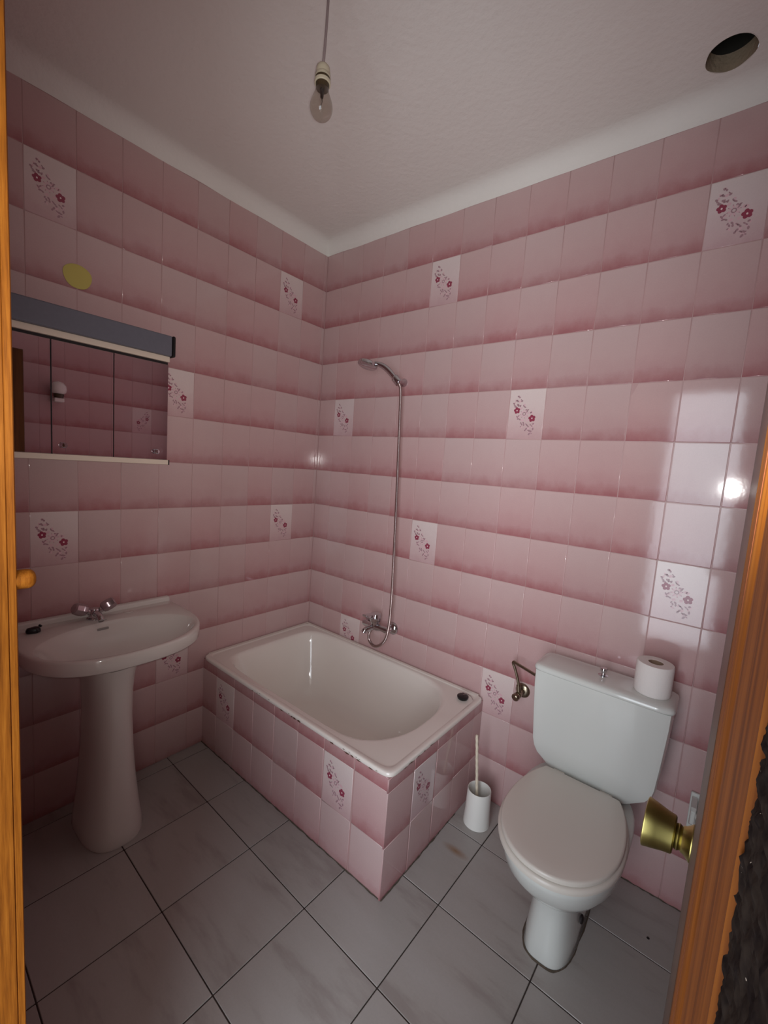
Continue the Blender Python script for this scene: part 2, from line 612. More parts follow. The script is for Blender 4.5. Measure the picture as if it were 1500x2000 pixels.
# tiles on this wall look towards -y: rotate by 180 deg, so u runs from right to left; place by the right edge
def tile_face_back(parent, us, zs, flowers, special=None, skip=None):
    for zb, v0, v1, row in zs:
        for base, u0, u1, col in us:
            if skip and skip(col, row):
                continue
            fl = (row, col) in flowers and u1 - u0 > 0.6
            # mirrored copy of u so that the print reads left to right for someone facing the wall
            me = tile_mesh(1 - u1, 1 - u0, v0, v1, TW, fl)
            o = put_tile(parent, me, (base + TW, 0, zb), PI, fl, rt=(special or {}).get((row, col)))
            for ch in o.children:
                ch.scale = (-1, 1, 1)
                ch.location = (TW, 0, 0)
tile_face_back(wb, cols, rows_of(Z1, ZT), FB, special={(6, 12): (0.0, 0, -0.004)})

# left wall (plane x = 0), tiles look towards +x
wl = wall_box('wall_left', -0.14, -TD * 0.2, ROOM_Y - 0.1, 0.14, -0.02, ZC + 0.1, label='pink tiled wall behind the basin')
def tile_face_x(parent, x, sign, ys, zs, flowers, wid, skip=None):
    """ys: (ystart towards the corner side, u0, u1, col), u runs left to right for someone facing the wall"""
    for zb, v0, v1, row in zs:
        for yb, u0, u1, col in ys:
            if skip and skip(col, row):
                continue
            fl = (row, col) in flowers and u1 - u0 > 0.6
            # local x must map to the viewer's left so that +Y local is out of the wall
            me = tile_mesh(1 - u1, 1 - u0, v0, v1, wid, fl)
            if sign > 0:        # looks towards +x: viewer's right is +y
                o = put_tile(parent, me, (x, yb, zb), -PI / 2, fl, wid=wid)
            else:               # looks towards -x: viewer's right is -y
                o = put_tile(parent, me, (x, yb, zb), PI / 2, fl, wid=wid)
            for ch in o.children:
                ch.scale = (-wid / TW, 1, 1)
                ch.location = (wid, 0, 0)
# rotation -90: local x -> -y ; so a tile placed at its +y end runs towards -y
ys = [(-Y0 + TWL, 0.0, 1.0, -1), (0.0, 1 - (Y0 - TWL) / TWL, 1.0, -2)]
k = 0
while Y0 + k * TWL < -ROOM_Y:
    left = (-ROOM_Y - (Y0 + k * TWL)) / TWL
    if left > 0.05:
        ys.append((-Y0 - k * TWL, 1 - min(1.0, left), 1.0, k))
    k += 1
FL = {(2, 0), (2, 7), (5, 4), (8, 0), (8, 7), (11, 4)}
tile_face_x(wl, 0.0, 1, ys, rows_of(Z1, ZT), FL, TWL)

# right wall (plane x = ROOM_X), seen in the mirror
wr = wall_box('wall_right', ROOM_X + TD * 0.2, ROOM_X + 0.14, ROOM_Y - 0.1, 0.14, -0.02, ZC + 0.1, label='pink tiled wall opposite the mirror')
ys = []
k = 0
while k * TW + 0.012 < -ROOM_Y:
    left = (-ROOM_Y - 0.012 - k * TW) / TW
    if left > 0.05:
        ys.append((-0.012 - (k + 1) * TW, 0.0, min(1.0, left), k))
    k += 1
# rotation +90: local x -> +y ; a tile placed at its -y end runs towards +y
tile_face_x(wr, ROOM_X, -1, ys, rows_of(Z1 - 0.03, ZT), {(5, 1), (2, 4), (8, 5), (5, 8)}, TW)

# front wall with the doorway the picture was taken through
DX0, DX1, DZ = 1.305, 1.9099, 2.035
bm = bmesh.new()
box(bm, -0.14, DX0 - 0.03, -1.700, ROOM_Y, -0.02, ZC + 0.1)
box(bm, DX1 + 0.032, ROOM_X + 0.14, -1.700, ROOM_Y, -0.02, ZC + 0.1)
box(bm, DX0 - 0.03, DX1 + 0.032, -1.700, ROOM_Y, DZ + 0.03, ZC + 0.1)
wf = struct(bm_obj('wall_front', bm, 'wall_plain'), 'wall with the doorway')

# ceiling with the plastered cove and the round vent hole
bm = bmesh.new()
HC, HR, HD = (1.757, -0.148), 0.058, 0.40
xs0, xs1, ys0, ys1 = HC[0] - 0.08, HC[0] + 0.08, HC[1] - 0.08, HC[1] + 0.08
nh = 40
circ = [bm.verts.new((HC[0] + HR * (1 + 0.02 * math.sin(5 * t) + 0.015 * math.sin(3 * t + 1)) * math.cos(t), HC[1] + HR * (1 + 0.02 * math.cos(4 * t)) * math.sin(t), ZC)) for t in [2 * PI * i / nh for i in range(nh)]]
sq = []
for i in range(nh):
    t = 2 * PI * i / nh
    cx, cy = math.cos(t), math.sin(t)
    s = 0.08 / max(abs(cx), abs(cy))
    sq.append(bm.verts.new((HC[0] + cx * s, HC[1] + cy * s, ZC)))
for i in range(nh):
    j = (i + 1) % nh
    bm.faces.new((circ[i], circ[j], sq[j], sq[i]))
R = 0.062
X1c, Y1c = ROOM_X - R, ROOM_Y + 0.002
for (a, b, c_, d) in ((R, xs0, Y1c, -R), (xs1, X1c, Y1c, -R), (xs0, xs1, Y1c, ys0), (xs0, xs1, ys1, -R)):
    bm.faces.new([bm.verts.new(p) for p in ((a, c_, ZC), (b, c_, ZC), (b, d, ZC), (a, d, ZC))])
# the cove: quarter round along the three visible walls, wavy lower edge as hand plastered
def cove(pa, pb, inward, n=40):
    rows_ = []
    for i in range(n + 1):
        t = i / n
        p = Vector(pa).lerp(Vector(pb), t)
        wv = 0.003 * noise.noise(p * 6)
        row = []
        for k in range(9):
            a = PI / 2 * k / 8
            q = p + Vector(inward) * (R - R * math.cos(a))
            row.append((q.x, q.y, ZT - 0.001 + wv * (1 - k / 8) + (ZC - ZT + 0.001) * math.sin(a)))
        rows_.append(row)
    loft(bm, rows_, False, False, closed=False)
cove((0, Y1c, 0), (0, 0, 0), (1, 0, 0))
cove((0, 0, 0), (ROOM_X, 0, 0), (0, -1, 0))
cove((ROOM_X, 0, 0), (ROOM_X, Y1c, 0), (-1, 0, 0))
ceil = struct(bm_obj('ceiling', bm, 'ceiling', smooth=40), 'plastered ceiling with a rounded cove')
bm = bmesh.new()
lathe(bm, [(HR + .001, -0.0005), (HR - .001, 0.015), (HR - .002, 0.045)], (HC[0], HC[1], ZC), seg=40, caps=False)
lathe(bm, [(HR - .002, 0.045), (HR - .004, HD)], (HC[0], HC[1], ZC), seg=40, caps=False, mi=1)  # deeper duct wall coloured near black to paint the hole's shade
lathe(bm, [(HR - .004, HD), (0.0005, HD)], (HC[0], HC[1], ZC), seg=40, caps=False, mi=1)
bm_obj('vent_hole', bm, [mat('raw_plaster', (150, 134, 112), rough=0.95, bump=.5, bscale=60), mat('duct_shade', (38, 36, 30), rough=0.95)], ceil, smooth=40)['label'] = 'dark round vent hole'
bm = bmesh.new()
box(bm, -0.14, ROOM_X + 0.14, -1.70, 0.14, ZC + 0.42, ZC + 0.45)
bm_obj('slab', bm, 'ceiling', ceil)

# floor: joint bed and one object for every tile, clipped to the room
bm = bmesh.new()
box(bm, -0.1, ROOM_X + 0.1, -1.70, 0.1, -0.05, -0.0022)
fl = struct(bm_obj('floor', bm, 'joint'), 'grey marbled tile floor')
FS, FX, FY, FA = 0.3129, 0.3767, -0.8464, -0.0159
def clip(poly, axis, val, keep_less):
    out = []
    for i in range(len(poly)):
        a, b = poly[i], poly[(i + 1) % len(poly)]
        ia = (a[axis] <= val) if keep_less else (a[axis] >= val)
        ib = (b[axis] <= val) if keep_less else (b[axis] >= val)
        if ia:
            out.append(a)
        if ia != ib:
            t = (val - a[axis]) / (b[axis] - a[axis])
            out.append((a[0] + (b[0] - a[0]) * t, a[1] + (b[1] - a[1]) * t))
    return out
for mi_ in range(-2, 7):
    for ni in range(-4, 5):
        g_ = 0.0017
        pts = []
        for du, dv in ((g_, g_), (FS - g_, g_), (FS - g_, FS - g_), (g_, FS - g_)):
            u, v = mi_ * FS + du, ni * FS + dv
            pts.append((FX + u * math.cos(FA) - v * math.sin(FA), FY + u * math.sin(FA) + v * math.cos(FA)))
        for ax, val, kl in ((0, ROOM_X, True), (0, 0.0, False), (1, 0.0, True), (1, -1.698, False)):
            pts = clip(pts, ax, val, kl) if pts else pts
        if len(pts) < 3:
            continue
        # nothing is laid below the tub
        if all(p[0] < TUBX - .01 and p[1] > TUBY + .01 for p in pts):
            continue
        bm = bmesh.new()
        loft(bm, [[(x, y, -0.02) for x, y in pts], [(x, y, 0.0) for x, y in pts]])
        cx = sum(p[0] for p in pts) / len(pts)
        cy = sum(p[1] for p in pts) / len(pts)
        bmesh.ops.translate(bm, verts=bm.verts[:], vec=(-cx, -cy, 0))
        bm_obj('floor_tile', bm, 'floor_tile', fl, loc=(cx, cy, rnd.gauss(0, 0.0002)), bevel=0.0012, seg=1)

# grime along the foot of the back wall and a speck on the floor by the door
bm = bmesh.new()
rows_ = []
for i in range(60):
    x = 1.74 + .36 * i / 59
    q = Vector((x * 40, 0, 3))
    h = max(.0008, .003 + .005 * noise.noise(q))
    d = max(.0008, .003 + .005 * noise.noise(q * 1.6))
    rows_.append([(x, -.0004, h), (x, -.0004 - d * .4, h * .4), (x, -.0004 - d, .0006)])
loft(bm, rows_, False, False, closed=False)
bm_obj('grime_line', bm, 'grime', fl)
bm = bmesh.new()
lathe(bm, [(.0045, 0.0002), (.0040, .0012), (.0010, .0016)], (1.878, -.178, 0), seg=9)
bm_obj('speck', bm, 'dark_gap', fl)

# hallway behind the camera
HX0, HX1, HY = 0.35, 3.1, -2.76
bm = bmesh.new()
box(bm, HX0, HX1, HY, -1.70, -0.05, -0.001)
struct(bm_obj('floor_hall', bm, 'hall_floor'), 'hallway floor')
bm = bmesh.new()
box(bm, HX0 - .1, HX1 + .1, HY - .1, -1.70, 2.60, 2.70)
struct(bm_obj('ceiling_hall', bm, 'hall_wall'), 'hallway ceiling')
wall_box('wall_hall_left', HX0 - .1, HX0, HY - .1, -1.70, -.05, 2.65, 'hall_wall', 'hallway wall')
wall_box('wall_hall_right', HX1, HX1 + .1, HY - .1, -1.70, -.05, 2.65, 'hall_wall', 'hallway wall')
bm = bmesh.new()
box(bm, ROOM_X + .14, HX1, -1.80, -1.70, -.05, 2.65)
struct(bm_obj('wall_hall_front', bm, 'hall_wall'), 'hallway wall')
bm = bmesh.new()
WX0, WX1, WZ0, WZ1 = 1.36, 2.92, 0.02, 2.46
box(bm, HX0, WX0, HY - .1, HY, -.05, 2.65)
box(bm, WX1, HX1, HY - .1, HY, -.05, 2.65)
box(bm, WX0, WX1, HY - .1, HY, -.05, WZ0)
box(bm, WX0, WX1, HY - .1, HY, WZ1, 2.65)
struct(bm_obj('wall_hall_back', bm, 'hall_wall'), 'hallway wall with the window')
bm = bmesh.new()
for a, b, c_, d in ((WX0, WX0 + .05, WZ0, WZ1), (WX1 - .05, WX1, WZ0, WZ1), (WX0, WX1, WZ0, WZ0 + .05), (WX0, WX1, WZ1 - .05, WZ1), ((WX0 + WX1) / 2 - .03, (WX0 + WX1) / 2 + .03, WZ0, WZ1)):
    box(bm, a, b, HY - .06, HY - .02, c_, d)
struct(bm_obj('window_1', bm, 'pine_door'), 'hallway window frame')

# ---------------------------------------------------------------- door frame and door leaf
PX = DX1
bm = bmesh.new()
arc = [(PX + 0.0026 * (1 - math.sin(PI / 2 * k / 5)), -1.6185 + 0.0130 * (k / 5)) for k in range(6)]
prof = [(PX + .03, -1.668), (PX, -1.668), (PX, -1.6300)]
prof += [(PX + .0030, -1.6290), (PX + .0030, -1.6188)] + arc + [(PX + .0012, -1.6048), (PX + .0012, -1.6035), (PX, -1.6028), (PX, -1.5885), (PX + .03, -1.5885)]
prism(bm, prof, 0.0, DZ)
for f in bm.faces:
    c_ = f.calc_center_median()
    if abs(f.normal.z) < .5 and (-1.6300 < c_.y < -1.6180 or -1.6056 < c_.y < -1.6026):
        f.material_index = 1  # recessed faces take the painted shade colour
j1 = struct(bm_obj('trim_1', bm, ['pine', 'pine_shade']), 'varnished pine door jamb on the right')
bm = bmesh.new()
LX = DX0
lp = [(LX - .03, -1.668), (LX, -1.668), (LX, -1.6205), (LX - .0008, -1.6202), (LX - .0012, -1.6196), (LX - .0008, -1.6190), (LX - .0002, -1.6187), (LX - .0002, -1.6130), (LX - .0020, -1.6118), (LX - .03, -1.6112)]
prism(bm, lp, 0.0, DZ)
j2 = struct(bm_obj('trim_2', bm, 'pine'), 'varnished pine door jamb on the left')
bm = bmesh.new()
box(bm, LX - .03, PX + .03, -1.668, -1.6035, DZ, DZ + .03)
struct(bm_obj('trim_3', bm, 'pine'), 'head of the door frame')

# rough shade-coloured plaster of the wall's edge beside the right jamb (only centimetres from the lens)
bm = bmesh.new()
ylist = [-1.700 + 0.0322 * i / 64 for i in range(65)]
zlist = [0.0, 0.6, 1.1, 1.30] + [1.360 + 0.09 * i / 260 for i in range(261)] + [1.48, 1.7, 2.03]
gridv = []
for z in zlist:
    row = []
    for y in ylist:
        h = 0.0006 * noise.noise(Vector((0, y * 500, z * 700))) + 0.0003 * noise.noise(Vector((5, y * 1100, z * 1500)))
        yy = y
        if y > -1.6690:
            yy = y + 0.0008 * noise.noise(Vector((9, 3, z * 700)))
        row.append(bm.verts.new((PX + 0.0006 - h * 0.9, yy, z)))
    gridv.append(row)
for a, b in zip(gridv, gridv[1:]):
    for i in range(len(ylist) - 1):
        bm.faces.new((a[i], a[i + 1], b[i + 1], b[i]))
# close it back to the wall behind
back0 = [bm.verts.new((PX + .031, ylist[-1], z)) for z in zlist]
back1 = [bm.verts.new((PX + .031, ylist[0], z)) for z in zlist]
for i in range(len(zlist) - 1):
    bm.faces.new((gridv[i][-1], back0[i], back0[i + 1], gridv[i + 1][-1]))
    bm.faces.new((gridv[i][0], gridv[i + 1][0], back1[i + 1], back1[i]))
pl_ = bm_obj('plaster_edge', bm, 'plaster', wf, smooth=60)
pl_['label'] = 'rough plaster beside the door frame, coloured dark as in shade'

# door leaf, opened into the bathroom, seen almost edge-on
H0 = Vector((PX, -1.585))
H1 = Vector((1.9240, -1.012))
ang = math.atan2(H1.x - H0.x, H1.y - H0.y)
leaf_len = (H1 - H0).length
bm = bmesh.new()
box(bm, 0, 0.034, 0, leaf_len, 0.012, 2.005)
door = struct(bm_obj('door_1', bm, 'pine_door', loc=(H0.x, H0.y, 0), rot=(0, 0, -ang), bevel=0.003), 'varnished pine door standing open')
KY, KZ = leaf_len - 0.083, 1.010
bm = bmesh.new()
kp = [(0.0215, -0.001), (0.0215, 0.0010), (0.0190, 0.0035), (0.0160, 0.0070), (0.0150, 0.0100), (0.0135, 0.0110), (0.0140, 0.0118), (0.0155, 0.0140), (0.0150, 0.0160), (0.0138, 0.0172),
      (0.0205, 0.0178), (0.0222, 0.0190), (0.0235, 0.0270), (0.0262, 0.0370), (0.0290, 0.0480), (0.0290, 0.0492), (0.0270, 0.0502), (0.001, 0.0506)]
lathe(bm, kp, (0, KY, KZ), axis=(-1, 0, 0), seg=48)
bm_obj('door_knob', bm, 'brass', door, smooth=35)['label'] = 'brushed brass knob'
bm = bmesh.new()
lathe(bm, kp, (0.034, KY, KZ), axis=(1, 0, 0), seg=32)
bm_obj('door_knob', bm, 'brass', door, smooth=35)

# small rounded wooden peg on the inner side of the left jamb
def f_(bm):
    r, L = 0.0112, 0.0178
    pf = [(r, -0.004), (r, L - .008)] + [(r - .0075 * (1 - math.cos(a)), L - .008 + .008 * math.sin(a)) for a in [PI / 2 * k / 6 for k in range(1, 7)]] + [(0.0005, L)]
    lathe(bm, pf, (LX - .0115, -1.6114, 1.2835), axis=(0, 1, 0), seg=28)
o = simple('wooden_peg', 'pine', None, f_, smooth=40)
tag(o, 'small rounded wooden peg sticking out of the left door jamb', 'peg')

# ---------------------------------------------------------------- tiled apron and bathtub
ap = thing('tub_apron', 'pink tiled boxed-in side of the bathtub standing on the floor', 'tub surround', (0.6, -0.6, 0))
def f_(bm):
    box(bm, 0.0, TUBX - TD * .3, TUBY + TD * .3, TUBY + .022, 0, .439)
    box(bm, TUBX - .022, TUBX - TD * .3, TUBY + .022, -0.001, 0, .439)
simple('core', 'grout', ap, f_)
apron_rows = [(-0.010, 0.05, 1.0, 3), (0.190, 0.0, 1.0, 2)]
ap_off = Vector((0.6, -0.6, 0))
# front: vertical joints measured in the photo
fx = [0.126 - TW, 0.126, 0.273, 0.421, 0.570, 0.716, 0.866, 1.018, 1.018 + TW]
front_fl = {(2, 1), (2, 6)}
def apron_tile(me, loc, rz2, flp, fliploc):
    o = put_tile(ap, me, Vector(loc) - ap_off, rz2, flp)
    for ch in o.children:
        ch.scale = (-1, 1, 1)
        ch.location = (TW, 0, 0)
    return o
for zb, v0, v1, row in apron_rows + [(0.390 - 0.002, 0.0, 0.255, 1)]:
    for ci in range(8):
        a, b = fx[ci], fx[ci + 1]
        u0 = 0.0 if ci else (0 - a) / TW
        u1 = min(1.0, (TUBX - a) / TW)
        flw = (row, ci) in front_fl
        me = tile_mesh(1 - u1, 1 - u0, v0, v1, TW, flw)
        apron_tile(me, (a + TW, TUBY, zb), PI, flw, None)
    # right end, looks towards +x
    ey = [-0.671 - 0.005, -0.524, -0.372, -0.225, -0.078, 0.069]
    for ci in range(5):
        y0 = ey[ci]
        u1 = min(1.0, (0.0 - y0) / TW)
        flw = (row, ci) == (2, 1)
        me = tile_mesh(1 - u1, 1.0, v0, v1, TW, flw)
        apron_tile(me, (TUBX, y0 + TW, zb), -PI / 2, flw, None)
def f_(bm):
    rows_ = []
    for i in range(121):
        a = i / 120
        x, y, nx, ny = (a / .64 * (TUBX + .001), TUBY - .001, 0, -1) if a < .64 else (TUBX + .001, TUBY - .001 + (a - .64) / .36 * .50, 1, 0)
        if abs(a - .64) < .005:
            nx, ny = .7, -.7
        q = Vector((x * 30, y * 30, 0))
        r_ = max(0.0012, 0.0030 + 0.0045 * noise.noise(q)) * (0.4 if a > .9 else 1)
        h = max(0.001, 0.003 + 0.005 * noise.noise(q * 1.7))
        rows_.append([(x, y, h), (x + nx * r_ * .3, y + ny * r_ * .3, h * .4), (x + nx * r_, y + ny * r_, 0.0007)])
    loft(bm, rows_, False, False, closed=False)
o = simple('grime_line', 'grime', ap, f_)
o['label'] = 'dark grime along the foot of the tiles'

tub = thing('bathtub', 'white enamelled bathtub with chipped rim set against the tiled corner', 'bathtub', (0.6, -0.33, 0.1))
def f_(bm):
    seg = 96
    ZR = 0.455
    def rect_ring(x0, x1, y0, y1, z, e, ed=None):
        cx, cy, a, b = (x0 + x1) / 2, (y0 + y1) / 2, (x1 - x0) / 2, (y1 - y0) / 2
        r_ = []
        for i in range(seg):
            t = 2 * PI * (i + .5) / seg
            c_, s_ = math.cos(t), math.sin(t)
            ee = e
            if ed:       # rounder at the +x end
                k_ = max(0.0, c_)
                ee = e + (ed - e) * (k_ ** .6)
            px = a * math.copysign(abs(c_) ** (2 / ee), c_)
            py = b * math.copysign(abs(s_) ** (2 / ee), s_)
            r_.append((cx + px, cy + py, z))
        return r_
    x0, x1, y0, y1 = 0.002, TUBX + .006, TUBY - .008, -0.002
    rings = [rect_ring(x0 + .004, x1 - .007, y0 + .007, y1, .4395, 30),
             rect_ring(x0, x1 - .001, y0 + .001, y1, .4400, 28), rect_ring(x0, x1, y0, y1, .4425, 28), rect_ring(x0, x1, y0, y1, .4500, 28),
             rect_ring(x0 + .001, x1 - .0015, y0 + .0015, y1 - .001, .4535, 28),
             rect_ring(x0 + .004, x1 - .004, y0 + .004, y1 - .003, .4555, 28),
             rect_ring(x0 + .008, x1 - .009, y0 + .009, y1 - .006, .4560, 26),
             rect_ring(x0 + .015, x1 - .019, y0 + .019, y1 - .012, .4552, 26),
             rect_ring(x0 + .018, x1 - .0225, y0 + .0225, y1 - .015, .4530, 24),
             rect_ring(x0 + .020, x1 - .0245, y0 + .0245, y1 - .017, .4520, 24),
             rect_ring(x0 + .024, x1 - .028, y0 + .028, y1 - .020, .4518, 22),
             rect_ring(.078, 1.094, -.638, -.028, .4510, 8, 3.0),
             rect_ring(.083, 1.089, -.634, -.032, .4500, 7.5, 2.9),
             rect_ring(.089, 1.083, -.629, -.037, .4460, 7, 2.85),
             rect_ring(.094, 1.077, -.624, -.042, .4350, 6.5, 2.8),
             rect_ring(.106, 1.062, -.614, -.052, .380, 6, 2.7),
             rect_ring(.132, 1.026, -.596, -.068, .280, 5.5, 2.65),
             rect_ring(.165, .982, -.574, -.092, .185, 5, 2.6),
             rect_ring(.205, .930, -.542, -.120, .140, 4.4, 2.6),
             rect_ring(.270, .860, -.490, -.170, .118, 3.8, 2.6),
             rect_ring(.450, .700, -.400, -.260, .112, 3, 2.4)]
    loft(bm, rings, False, True)
simple('basin', 'enamel', tub, f_, smooth=60)
def f_(bm):
    lathe(bm, [(.030, 0), (.030, .002), (.022, .003), (.014, .001), (.001, .001)], (.95, -.33, .1275), seg=24)
simple('drain', 'chrome', tub, f_, smooth=40)
def f_(bm):
    r_ = random.Random(5)
    for i in range(30):
        x = r_.choice([r_.uniform(.42, .75), r_.uniform(.6, 1.1), r_.uniform(.5, 1.12)])
        z = r_.choice([.4405, .4415, .4430, .4460, .4490]) + r_.uniform(-.0008, .0008)
        s = r_.uniform(.0015, .0060) * (1.5 if z < .4425 else .6)
        y = TUBY - .0083
        v = [bm.verts.new((x + s * r_.uniform(.7, 1.8) * math.cos(t), y - .0002 * i / 30, z + s * .45 * math.sin(t) * r_.uniform(.6, 1.2))) for t in [2 * PI * k / 9 for k in range(9)]]
        bm.faces.new(v)
    for i in range(8):
        y = r_.uniform(-.60, -.40)
        z = r_.uniform(.4405, .4440)
        s = r_.uniform(.002, .006)
        v = [bm.verts.new((TUBX + .0063, y + 2.2 * s * math.cos(t), z + s * .35 * math.sin(t))) for t in [2 * PI * k / 9 for k in range(9)]]
        bm.faces.new(v)
o = simple('rust_chips', 'rust', tub, f_)
o['kind'] = 'stuff'
o['label'] = 'rusty chips along the rim'
def f_(bm):
    tube(bm, [(.008, TUBY + .02, .4555), (.008, -.012, .4575), (TUBX - .02, -.009, .4570)], .0055, 8)
simple('sealant', 'caulk', tub, f_, smooth=50, label='old sealant along the wall')

pg = thing('tub_plug', 'black rubber plug with a chain on the end ledge of the bathtub', 'plug', (1.108, -.078, .452))
def f_(bm):
    lathe(bm, [(.019, 0), (.0225, .004), (.0245, .009), (.0250, .014), (.022, .0165), (.001, .0170)], (1.108, -.078, .4500), seg=28)
simple('stopper', 'black', pg, f_, smooth=40)
def f_(bm):
    tube(bm, catmull([(1.108, -.078, .468), (1.112, -.066, .470), (1.118, -.055, .4575), (1.100, -.040, .4535), (1.085, -.035, .4535), (1.120, -.033, .4535), (1.150, -.060, .454)], 6), .0013, 6)
simple('chain', 'chrome', pg, f_, smooth=50)

# ---------------------------------------------------------------- bath mixer, hose, bracket, hand shower
mx_ = thing('bath_mixer', 'chrome lever bath mixer on the wall above the tub', 'tap', (.57, 0, .615))
for x in (.645, .495):
    def f_(bm):
        lathe(bm, [(.033, 0), (.033, .004), (.028, .012), (.018, .018), (.013, .020), (.013, .045)], (x, 0, .612), axis=(0, -1, 0), seg=28)
    simple('escutcheon', 'chrome', mx_, f_, smooth=40)
def f_(bm):
    tube(bm, [(.655, -.050, .612), (.652, -.050, .612), (.64, -.051, .612), (.610, -.055, .614), (.585, -.058, .616), (.555, -.058, .616), (.53, -.055, .614), (.500, -.051, .612), (.488, -.050, .612), (.485, -.05, .612)],
         [.002, .014, .017, .0135, .021, .021, .0135, .017, .014, .002], 20)
    lathe(bm, [(.021, -.010), (.022, .012), (.024, .022), (.024, .030)], (.570, -.058, .616), seg=28)
simple('body', 'chrome', mx_, f_, smooth=50)
def f_(bm):
    lathe(bm, [(.027, .026), (.0295, .032), (.0295, .058), (.025, .068), (.001, .071)], (.570, -.058, .616), seg=28)
    loft(bm, [[(.553, -.075, .662), (.587, -.075, .662), (.587, -.075, .684), (.553, -.075, .684)],
              [(.546, -.100, .670), (.580, -.103, .670), (.580, -.103, .686), (.546, -.100, .686)],
              [(.541, -.128, .678), (.570, -.131, .678), (.570, -.131, .688), (.541, -.128, .688)]])
simple('lever', 'chrome', mx_, f_, smooth=40, bevel=.002)
def f_(bm):
    tube(bm, catmull([(.568, -.060, .612), (.560, -.082, .609), (.552, -.100, .604), (.548, -.112, .597)], 5), [.016] * 10 + [.015] * 5 + [.0145], 16)
    lathe(bm, [(.0135, 0), (.0145, .003), (.0145, .012), (.010, .013)], (.548, -.110, .600), axis=(-.15, -.45, -.9), seg=20)
simple('spout', 'chrome', mx_, f_, smooth=45)
hose_pts = catmull([(.562, -.070, .604), (.550, -.076, .574), (.562, -.084, .543), (.600, -.088, .527), (.642, -.083, .550), (.667, -.074, .612), (.670, -.065, .78), (.652, -.058, 1.2),
                    (.634, -.058, 1.62), (.628, -.062, 1.79), (.622, -.066, 1.824), (.607, -.068, 1.842)], 14)
def f_(bm):
    tube(bm, hose_pts, .0076, 12)
h_ = simple('hose', 'hose', mx_, f_, smooth=60)
h_['label'] = 'flexible steel shower hose'
# fine ribs of the hose
nt = M['hose'].node_tree
wv = nt.nodes.new('ShaderNodeTexWave')
wv.bands_direction = 'Z'
wv.inputs['Scale'].default_value = 120
tcx = nt.nodes.new('ShaderNodeTexCoord')
nt.links.new(tcx.outputs['Object'], wv.inputs['Vector'])
bp = nt.nodes.new('ShaderNodeBump')
bp.inputs['Strength'].default_value = .35
bp.inputs['Distance'].default_value = .002
nt.links.new(wv.outputs['Fac'], bp.inputs['Height'])
nt.links.new(bp.outputs[0], nt.nodes['Principled BSDF'].inputs['Normal'])

br = thing('shower_bracket', 'chrome wall bracket holding the hand shower', 'bracket', (.59, 0, 1.86))
def f_(bm):
    lathe(bm, [(.020, 0), (.020, .006), (.014, .016), (.012, .045)], (.598, 0, 1.850), axis=(0, -1, 0), seg=24)
    lathe(bm, [(.019, -.020), (.020, -.016), (.020, .014), (.017, .018)], (.600, -.064, 1.852), axis=(-.62, -.25, .74), seg=24)
simple('holder', 'chrome', br, f_, smooth=40)
hs_ = thing('hand_shower', 'chrome hand shower with a round head in the wall bracket', 'shower head', (.55, -.08, 1.87))
def f_(bm):
    p = catmull([(.610, -.063, 1.838), (.590, -.072, 1.864), (.560, -.085, 1.897), (.530, -.098, 1.918), (.495, -.111, 1.928)], 6)
    r_ = [.010 + .0045 * math.sin(PI * min(1, i / (len(p) - 1) * 1.0)) for i in range(len(p))]
    tube(bm, p, r_, 18)
simple('handle', 'chrome', hs_, f_, smooth=50)
def f_(bm):
    ax = (-.10, -.25, -.96)
    lathe(bm, [(.004, -.022), (.026, -.018), (.045, -.009), (.049, 0), (.049, .007), (.044, .011), (.001, .011)], (.462, -.125, 1.922), axis=ax, seg=36)
simple('head', 'chrome', hs_, f_, smooth=40)

# ---------------------------------------------------------------- wash basin on a pedestal
BY = -1.133
BT = -1.150
bs = thing('washbasin', 'white china washbasin on the left wall under the mirror', 'washbasin', (.0, BY, .7))
ZB = 0.775
def outline(t, sc=1.0, inset=0.0, z=0.0, back=0.0):
    """basin rim seen from above: straight back on the wall, broad curved front"""
    c_, s_ = math.cos(t), math.sin(t)
    hw = 0.285 - inset
    if c_ >= 0:      # front half
        x = .17 + (0.292 - inset) * abs(c_) ** (2 / 2.55)
        y = hw * math.copysign(abs(s_) ** (2 / 2.55), s_)
    else:
        x = .17 - (0.166 - back) * abs(c_) ** (2 / 9)
        y = hw * math.copysign(abs(s_) ** (2 / 9), s_)
    return (x, BY + y, z)
def bowl(t, a, b, z, cx=.282):
    return (cx + a * math.cos(t), BY + b * math.sin(t), z)
def f_(bm):
    seg = 96
    T = [2 * PI * (i + .5) / seg for i in range(seg)]
    rings = [[(.03 + .20 * (outline(t, z=0)[0] / .475), BY + (outline(t)[1] - BY) * .40, .6645) for t in T],
             [(.01 + .80 * outline(t)[0], BY + (outline(t)[1] - BY) * .74, .690) for t in T],
             [outline(t, inset=.016, z=.724) for t in T],
             [outline(t, inset=.004, z=.7262) for t in T],
             [outline(t, inset=.001, z=.730) for t in T],
             [outline(t, inset=.0, z=.766) for t in T],
             [outline(t, inset=.0012, z=.7715) for t in T],
             [outline(t, inset=.004, z=.7742, back=.002) for t in T],
             [outline(t, inset=.009, z=ZB, back=.004) for t in T],
             [bowl(t, .166, .256, .7742) for t in T],
             [bowl(t, .162, .251, .7720) for t in T],
             [bowl(t, .155, .241, .7580) for t in T],
             [bowl(t, .140, .217, .7280) for t in T],
             [bowl(t, .115, .170, .7000) for t in T],
             [bowl(t, .060, .080, .6810) for t in T],
             [bowl(t, .022, .022, .6770) for t in T]]
    loft(bm, rings, True, True)
simple('basin_body', 'china_warm', bs, f_, smooth=50)
